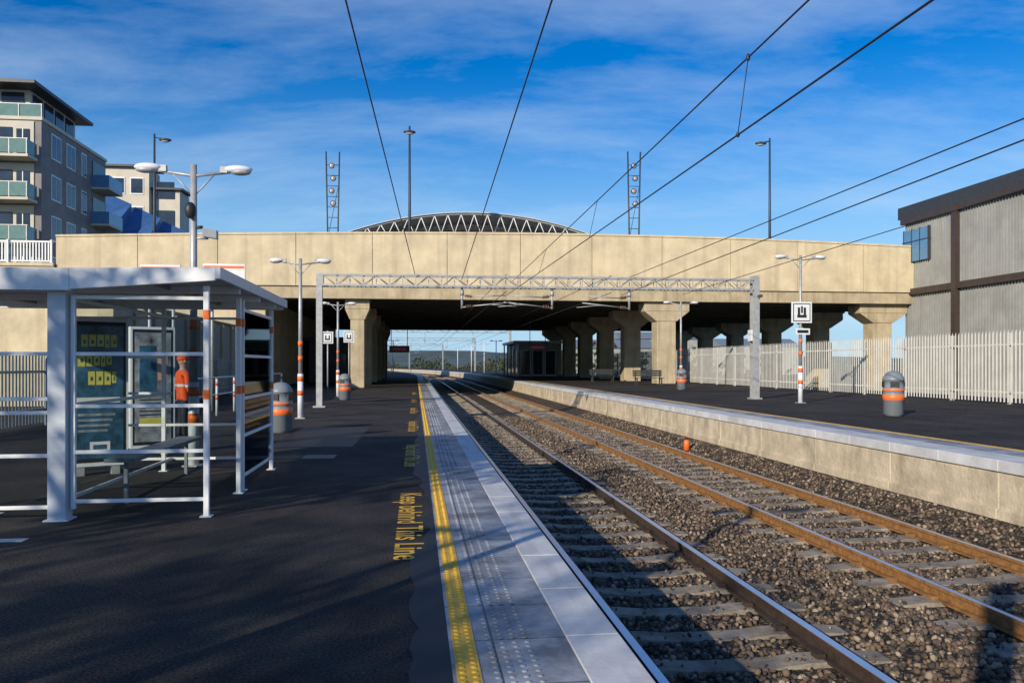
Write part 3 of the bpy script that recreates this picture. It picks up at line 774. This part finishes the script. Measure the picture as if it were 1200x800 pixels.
for z in (.17,.63,1.06,1.55,2.08):
    vbar(9.58,vE2-.026,uRt,z)
    if z not in (1.06,1.55): hb(uF-.07,uRt-.026,vE2,z)
    hb(-4.72,uF-.13,vE2,z)
for z in (.17,1.06,2.08): vbar(v0+.081,vE2-.03,uF,z)
s.box(uF+.15,uRt-.03,v0-.004,v0+.004,.19,2.06,'glass'); s.box(uRt-.004,uRt+.004,9.6,vE2-.03,.19,2.06,'glass'); s.box(uF-.07,uRt-.03,vE2-.004,vE2+.004,.19,2.06,'glass')
s.box(-5.05,uF-.1,v0-.004,v0+.004,.14,1.53,'glass')
ra,rb=-5.6,-1.86
s.box(ra,rb-.005,v0-.12,11.65,2.285,2.33,'bluegrey')
s.hexa([(ra,v0-.18,2.13),(uF+.15,v0-.18,2.13),(uF+.15,v0-.125,2.13),(ra,v0-.125,2.13),(ra,v0-.18,2.335),(uF+.15,v0-.18,2.335),(uF+.15,v0-.125,2.335),(ra,v0-.125,2.335)],'white')
s.hexa([(uF+.152,v0-.18,2.14),(rb,v0-.18,2.235),(rb,v0-.125,2.235),(uF+.152,v0-.125,2.14),(uF+.152,v0-.18,2.335),(rb,v0-.18,2.36),(rb,v0-.125,2.36),(uF+.152,v0-.125,2.335)],'white')
s.box(rb,rb+.05,v0-.18,11.7,2.25,2.362,'bluegrey'); s.box(ra,rb-.006,11.651,11.7,2.22,2.34,'white')
for vv in (8.9,10.0,11.1): s.box(ra,rb-.01,vv-.03,vv+.03,2.205,2.284,'white')
for uu in (-4.9,-4.1,-2.6): s.box(uu-.02,uu+.02,v0-.12,11.64,2.24,2.2845,'grey')
s.box(uF+.15,uF+.45,8.6,11.2,.45,.49,'grey'); 
for vv in (8.8,11.0): s.box(uF+.28,uF+.32,vv-.02,vv+.02,0,.45,'grey')
s.build('platform_shelter',bevel=.004)
def adpanel(px,Y,L_,style):
    u,v=T(px,Y)
    d=MB(); h=L_/2
    d.box(-.09,.09,-h,h,.12,2.05,'white'); 
    bg_='posterblue' if style==0 else 'posterpale'
    for sg in (1,-1):
        d.box(sg*.0905,sg*.093,-h+.03,h-.03,.17,2.01,'black')
        d.box(sg*.0932,sg*.096,-h+.06,h-.06,.22,1.96,bg_)
        if style==0:
            random.seed(5)
            for row,(z0,z1,x0,x1) in enumerate(((1.66,1.84,-.2,.22),(1.42,1.60,-.24,.16),(1.18,1.36,-.12,.24))):
                x=x0
                while x<x1-.05:
                    wd=random.uniform(.05,.09); d.box(sg*.0965,sg*.099,x,min(x+wd,x1),z0+random.uniform(0,.03),z1,'posteryel')
                    d.box(sg*.0992,sg*.1005,x+wd*.35,x+wd*.7,z0+.06,z0+.11,bg_); x+=wd+.015
            d.box(sg*.0965,sg*.099,-h+.1,h-.1,.95,1.02,'white')
            for q in range(4): d.box(sg*.0965,sg*.099,-h+.12,h-.16-.03*q,.78-q*.07,.81-q*.07,'posterpale')
            d.lathe([(0,0),(.0001,0)],'white') if False else None
            d.box(sg*.0965,sg*.099,-.1,.14,.30,.44,'white'); d.box(sg*.0992,sg*.1005,-.06,.10,.34,.40,'posterblue')
        else:
            d.box(sg*.0965,sg*.099,-.2,.05,.95,1.75,'posterblue'); d.box(sg*.0965,sg*.099,.07,.22,1.2,1.6,'skin'); d.box(sg*.0965,sg*.099,-.2,.2,.5,.6,'posteryel')
            for q in range(5): d.box(sg*.0965,sg*.099,-.2,.18-.02*(q%3),.88-q*.06,.90-q*.06,'cloth')
    d.box(-.08,.08,-h+.1,-h+.2,0,.12,'galv'); d.box(-.08,.08,h-.2,h-.1,0,.12,'galv')
    d.build('advertising_panel',loc=(u,v,0),rot=TH-math.radians(62))
adpanel(114,10.6,.72,0); adpanel(178,12.9,.66,1)
for px0,px1,py0,py1,Y in ((165,210,310,345,24),(238,286,309,345,25)):
    u0,v0_=T(px0,Y); u1,v1_=T(px1,Y); d=MB(); w=u1-u0
    d.box(0,w,-.04,.04,Z(py1,Y),Z(py0,Y),'white'); d.tube([(w*.2,.08,0),(w*.2,.08,Z(py0,Y)-.05)],.05,'galv',8); d.tube([(w*.8,.08,0),(w*.8,.08,Z(py0,Y)-.05)],.05,'galv',8)
    d.box(.02,w-.02,-.045,-.0405,Z(py0,Y)-.14,Z(py0,Y)-.06,'orange')
    d.build('station_nameboard',loc=(u0,v0_,0))
a=MB()
for i in range(8):
    a.tube([(-5.6,19.2+i*2.2,0),(-5.6,19.2+i*2.2,1.08)],.035,'white',8)
    for z in (.45,.85): a.tube([(-5.6,19.2+i*2.2,z),(-5.6,19.2+i*2.2,z+.1)],.039,'orange',8)
a.tube([(-5.6,19.2,1.08),(-5.6,34.6,1.08)],.025,'white',6); a.tube([(-5.6,19.2,.6),(-5.6,34.6,.6)],.02,'white',6); a.build('handrail')

def car(u,v,rot):
    c=MB()
    prof=[(-2.1,.35),(-2.15,.7),(-1.95,.92),(-1.2,1.0),(-.6,1.4),(.7,1.43),(1.45,1.05),(2.05,.95),(2.12,.6),(2.05,.32)]
    for w,k in ((.82,'bluegrey'),):
        n=len(prof)
        b=len(c.v)
        for sgn in (-1,1):
            for (y,z) in prof:
                ww=w if z<1.02 else w-.16
                c.v.append((sgn*ww,y,z))
        i=c.mi(k)
        c.f.append(tuple(b+q for q in range(n))[::-1]); c.m.append(i); c.sm.append(False)
        c.f.append(tuple(b+n+q for q in range(n))); c.m.append(i); c.sm.append(False)
        for q in range(n):
            r_=(q+1)%n; c.f.append((b+q,b+r_,b+n+r_,b+n+q)); c.m.append(i); c.sm.append(False)
    for sgn in (-1,1):
        p=[(sgn*.825,-1.0,1.0),(sgn*.69,-.55,1.34),(sgn*.69,.65,1.36),(sgn*.825,1.25,1.05)]
        c.hexa([(x,y,z) for x,y,z in p]+[(x+sgn*.01,y,z) for x,y,z in p],'glassdark')
        for y in (-1.35,1.3):
            c.tube([(sgn*.68,y,.31),(sgn*.86,y,.31)],.31,'black',16); c.tube([(sgn*.861,y,.31),(sgn*.87,y,.31)],.18,'galv',12)
    c.hexa([(-.6,-1.17,1.03),(.6,-1.17,1.03),(.55,-.65,1.39),(-.55,-.65,1.39),(-.6,-1.2,1.04),(.6,-1.2,1.04),(.55,-.68,1.41),(-.55,-.68,1.41)],'glassdark')
    c.build('parked_car',loc=(u,v,-1.02),rot=rot,bevel=.04)
car(-14,26,TH+.3); car(-17.5,27,TH+.3)
a=MB(); a.face([(-60,-12,-1.03),(-9.9,-12,-1.03),(-9.9,49.8,-1.03),(-60,49.8,-1.03)],'asphalt'); a.build('car_park')

# ---------------- person ----------------
def person(loc,rz,h=1.66):
    vs=[];es=[];rs=[]
    def add(p,r,par=None):
        vs.append(p); rs.append(r); i=len(vs)-1
        if par is not None: es.append((par,i))
        return i
    pel=add((0,0,.93),(.15,.11)); w=add((0,0,1.08),(.145,.105),pel); ch=add((0,.01,1.28),(.18,.125),w); nk0=add((0,.0,1.43),(.12,.09),ch); nk=add((0,-.01,1.5),(.058,.058),nk0)
    hd=add((0,-.02,1.58),(.085,.095),nk); add((0,-.02,1.68),(.085,.095),hd)
    for s_ in (-1,1):
        hp=add((s_*.10,0,.88),(.095,.10),pel); kn=add((s_*.12,-.03 if s_>0 else .02,.5),(.068,.07),hp); an=add((s_*.13,.03,.1),(.05,.055),kn); add((s_*.14,-.12,.045),(.045,.035),an)
        sh=add((s_*.2,0,1.38),(.07,.07),nk0); el=add((s_*.27,.02,1.12),(.052,.052),sh); wr=add((s_*.26,-.10,.90),(.036,.036),el); ha=add((s_*.25,-.14,.83),(.034,.024),wr)
        for f in range(4):
            k1=add((s_*.25,-.17+f*.018,.79),(.009,.009),ha); k2=add((s_*.245,-.17+f*.018,.765-(.004 if f in(1,2) else 0)),(.008,.008),k1); add((s_*.235,-.168+f*.018,.745-(.004 if f in(1,2) else 0)),(.007,.007),k2)
        t1=add((s_*.235,-.185,.81),(.009,.009),ha); add((s_*.225,-.195,.785),(.008,.008),t1)
    me=bpy.data.meshes.new('person'); me.from_pydata(vs,es,[]); o=bpy.data.objects.new('tmp',me); sc.collection.objects.link(o)
    mo=o.modifiers.new('s','SKIN'); 
    for i,r in enumerate(rs): me.skin_vertices[0].data[i].radius=r
    me.skin_vertices[0].data[0].use_root=True
    o.modifiers.new('ss','SUBSURF').levels=2
    bpy.context.view_layer.update()
    m2=bpy.data.meshes.new_from_object(o.evaluated_get(bpy.context.evaluated_depsgraph_get())); bpy.data.objects.remove(o)
    m2.materials.clear()
    for k_ in ('hivis','cloth','skin','white','black'): m2.materials.append(M[k_])
    for p in m2.polygons:
        c=p.center; z=c.z; p.use_smooth=True
        hand=abs(c.x)>.2 and z<.91
        if hand: i=2
        elif z>1.47: i=2
        elif z>.85: i=0
        elif z>.1: i=1
        else: i=4
        if 1.12<z<1.17 and not hand: i=3
        p.material_index=i
    o=bpy.data.objects.new('railway_worker',m2); sc.collection.objects.link(o); u,v=loc
    o.location=(u*C-v*S,u*S+v*C,0); o.rotation_euler=(0,0,rz); o.scale=(h/1.76,)*3
    f=MB(); f.ell((0,-.02,1.665),(.1,.115,.105),'skin',16,10); f.ell((0,-.135,1.655),(.014,.022,.025),'skin',8,6)
    for s_ in (-1,1): f.ell((s_*.036,-.122,1.685),(.012,.008,.008),'black',8,6); f.ell((s_*.1,-.01,1.665),(.014,.025,.035),'skin',8,6)
    f.ell((0,-.128,1.612),(.026,.008,.007),'insul',8,6)
    f.ell((0,-.01,1.72),(.112,.13,.09),'hivis',16,8); f.ell((0,-.12,1.715),(.08,.06,.012),'hivis',12,6)
    q=f.build('head'); q.parent=o; q.location=(0,0,0); q.rotation_euler=(0,0,0)
u,v=T(214,15.6); person((u,v),2.4,1.6)

# ---------------- unseen trees added left behind the camera to dapple the track with shadow ----------------
random.seed(11)
def shadow_tree(u,v,h):
    t=MB(); tips=[]
    def br_(p,d,l,r,dep):
        q=p+d*l; t.tube([p,p.lerp(q,.5)+Vector((random.uniform(-.03,.03),)*3)*l,q],[r,r*.85,r*.65],'bark',6,False)
        if dep==0: tips.append(q); return
        if dep<=2: tips.append(p.lerp(q,.6))
        for i in range(3):
            nd=(d+Vector((random.uniform(-.7,.7),random.uniform(-.7,.7),random.uniform(-.1,.5)))).normalized()
            br_(q,nd,l*random.uniform(.6,.8),r*.6,dep-1)
    br_(Vector((0,0,0)),Vector((0,0,1)),h*.33,.14,4)
    for q in tips:
        for i in range(13):
            c=q+Vector((random.gauss(0,.24),random.gauss(0,.24),random.gauss(0,.2)))
            a_=Vector((random.gauss(0,1),random.gauss(0,1),random.gauss(0,1))).normalized()*.10; b_=a_.cross(Vector((random.random(),random.random(),1))).normalized()*.07
            t.face([c-a_,c+b_,c+a_,c-b_],'leaf')
    t.build('shadow_tree',loc=(u,v,-1.03))
shadow_tree(-10.6,-2.5,9.0); shadow_tree(-11.2,-8.5,9.5)

# ---------------- far scenery ----------------
a=MB(); nx=90
random.seed(2)
for side,(vv,h0) in enumerate(((900,14),(1600,32),(2600,60))):
    prev=None
    for i in range(nx+1):
        x=-vv*1.6+vv*3.2*i/nx
        hh=h0*(0.55+.3*math.sin(x/vv*5+side)+.15*math.sin(x/vv*13+side*2)+random.uniform(-.04,.04))
        cur=(x,hh)
        if prev: 
            a.face([(prev[0],vv-200,-1),(x,vv-200,-1),(x,vv,hh),(prev[0],vv,prev[1])],'hill'); a.face([(prev[0],vv,prev[1]),(x,vv,hh),(x,vv+300,-1),(prev[0],vv+300,-1)],'hill')
        prev=cur
a.build('hills')
# distant belt of shrubs/trees either side of the line
a=MB()
for i in range(5200):
    if random.random()<.6: cu_=random.uniform(-90,120); cv=random.uniform(345,375)
    else: cu_=random.uniform(20,60); cv=random.uniform(120,330)
    hmax=2.2+2.0*math.sin(cu_*.21)+1.6*math.sin(cu_*.57+1)+1.2*math.sin(cv*.3)
    z=-1+random.random()*max(1.2,hmax+1)
    c=Vector((cu_,cv,z)); r_=random.uniform(.3,.75)
    a_=Vector((random.gauss(0,1),random.gauss(0,1),random.gauss(0,1))).normalized(); b_=a_.orthogonal().normalized()
    a.face([c-a_*r_,c+b_*r_*.8,c+a_*r_,c-b_*r_*.8],'bush'); c_=a_.cross(b_)
    a.face([c-c_*r_,c+b_*r_*.8,c+c_*r_,c-b_*r_*.8],'bush')
a.build('distant_trees')
d=MB()
for (u,v,w,h) in ((34,170,18,5),(52,200,22,8),(75,190,20,6)):
    d.box(u,u+w,v,v+12,-1,h,'clad'); d.hexa([(u-.4,v-.4,h+.01),(u+w+.4,v-.4,h+.01),(u+w+.4,v+12.4,h+.01),(u-.4,v+12.4,h+.01),(u-.4,v+5.9,h+2),(u+w+.4,v+5.9,h+2),(u+w+.4,v+6.1,h+2),(u-.4,v+6.1,h+2)],'grey')
d.build('distant_warehouses')

# ---------------- world, sun, camera ----------------
EL_=math.radians(21); sd=Vector((-.54,-.84,0)).normalized()
az=math.atan2(sd.x,sd.y)
w=bpy.data.worlds.new('World'); sc.world=w; w.use_nodes=True
N=w.node_tree.nodes; L=w.node_tree.links; bg=N['Background']; bg.inputs['Strength'].default_value=0.09
sky=N.new('ShaderNodeTexSky'); sky.sky_type='NISHITA'; sky.sun_disc=False; sky.sun_elevation=EL_; sky.sun_rotation=az; sky.air_density=1.0; sky.dust_density=0.2; sky.ozone_density=4.0; sky.altitude=50
hs=N.new('ShaderNodeHueSaturation'); hs.inputs['Hue'].default_value=0.510; hs.inputs['Saturation'].default_value=1.42; hs.inputs['Value'].default_value=1.5
L.new(sky.outputs['Color'],hs.inputs['Color'])
tc=N.new('ShaderNodeTexCoord'); sep=N.new('ShaderNodeSeparateXYZ'); L.new(tc.outputs['Generated'],sep.inputs[0])
hz=N.new('ShaderNodeMapRange'); hz.interpolation_type='SMOOTHSTEP'; hz.inputs['From Min'].default_value=0.0; hz.inputs['From Max'].default_value=0.36; hz.inputs['To Min'].default_value=0.9; hz.inputs['To Max'].default_value=0.0
L.new(sep.outputs['Z'],hz.inputs['Value'])
mh=N.new('ShaderNodeMix'); mh.data_type='RGBA'; L.new(hz.outputs['Result'],mh.inputs['Factor']); L.new(hs.outputs['Color'],mh.inputs['A']); mh.inputs['B'].default_value=(4.4,7.2,9.8,1)
ad=N.new('ShaderNodeMath'); ad.operation='ADD'; ad.inputs[1].default_value=0.22; L.new(sep.outputs['Z'],ad.inputs[0])
mxm=N.new('ShaderNodeMath'); mxm.operation='MAXIMUM'; mxm.inputs[1].default_value=0.05; L.new(ad.outputs[0],mxm.inputs[0])
dx=N.new('ShaderNodeMath'); dx.operation='DIVIDE'; L.new(sep.outputs['X'],dx.inputs[0]); L.new(mxm.outputs[0],dx.inputs[1])
dy=N.new('ShaderNodeMath'); dy.operation='DIVIDE'; L.new(sep.outputs['Y'],dy.inputs[0]); L.new(mxm.outputs[0],dy.inputs[1])
cb=N.new('ShaderNodeCombineXYZ'); L.new(dx.outputs[0],cb.inputs[0]); L.new(dy.outputs[0],cb.inputs[1])
mp=N.new('ShaderNodeMapping'); mp.inputs['Scale'].default_value=(0.7,1.6,1); mp.inputs['Rotation'].default_value=(0,0,math.radians(-18)); mp.inputs['Location'].default_value=(5.3,2.9,0); L.new(cb.outputs[0],mp.inputs['Vector'])
n1=N.new('ShaderNodeTexNoise'); n1.inputs['Scale'].default_value=1.5; n1.inputs['Detail'].default_value=14; n1.inputs['Roughness'].default_value=0.62; n1.inputs['Distortion'].default_value=0.15
L.new(mp.outputs[0],n1.inputs['Vector'])
cr=N.new('ShaderNodeValToRGB'); cr.color_ramp.elements[0].position=0.45; cr.color_ramp.elements[0].color=(0,0,0,1); cr.color_ramp.elements[1].position=0.80; cr.color_ramp.elements[1].color=(.42,.42,.42,1)
L.new(n1.outputs['Fac'],cr.inputs['Fac'])
mx=N.new('ShaderNodeMix'); mx.data_type='RGBA'; L.new(cr.outputs['Color'],mx.inputs['Factor']); L.new(mh.outputs['Result'],mx.inputs['A']); mx.inputs['B'].default_value=(8.2,9.8,11.2,1)
L.new(mx.outputs['Result'],bg.inputs['Color'])
sl=bpy.data.lights.new('sun','SUN'); sl.energy=5.0; sl.angle=math.radians(.5); sl.color=(1.0,.88,.70)
so=bpy.data.objects.new('sun',sl); sc.collection.objects.link(so)
dirv=Vector((-sd.x*math.cos(EL_),-sd.y*math.cos(EL_),-math.sin(EL_)))
so.rotation_euler=dirv.to_track_quat('-Z','Y').to_euler()
cam=bpy.data.cameras.new('camera'); cam.sensor_width=36; cam.lens=36*F/1200; cam.shift_y=27/1200; cam.clip_end=8000; cam.clip_start=.05
co=bpy.data.objects.new('camera',cam); sc.collection.objects.link(co); co.location=(0,0,EYE); co.rotation_euler=(math.radians(90),0,0)
sc.camera=co
sc.view_settings.view_transform='Standard'; sc.view_settings.look='None'; sc.view_settings.exposure=0
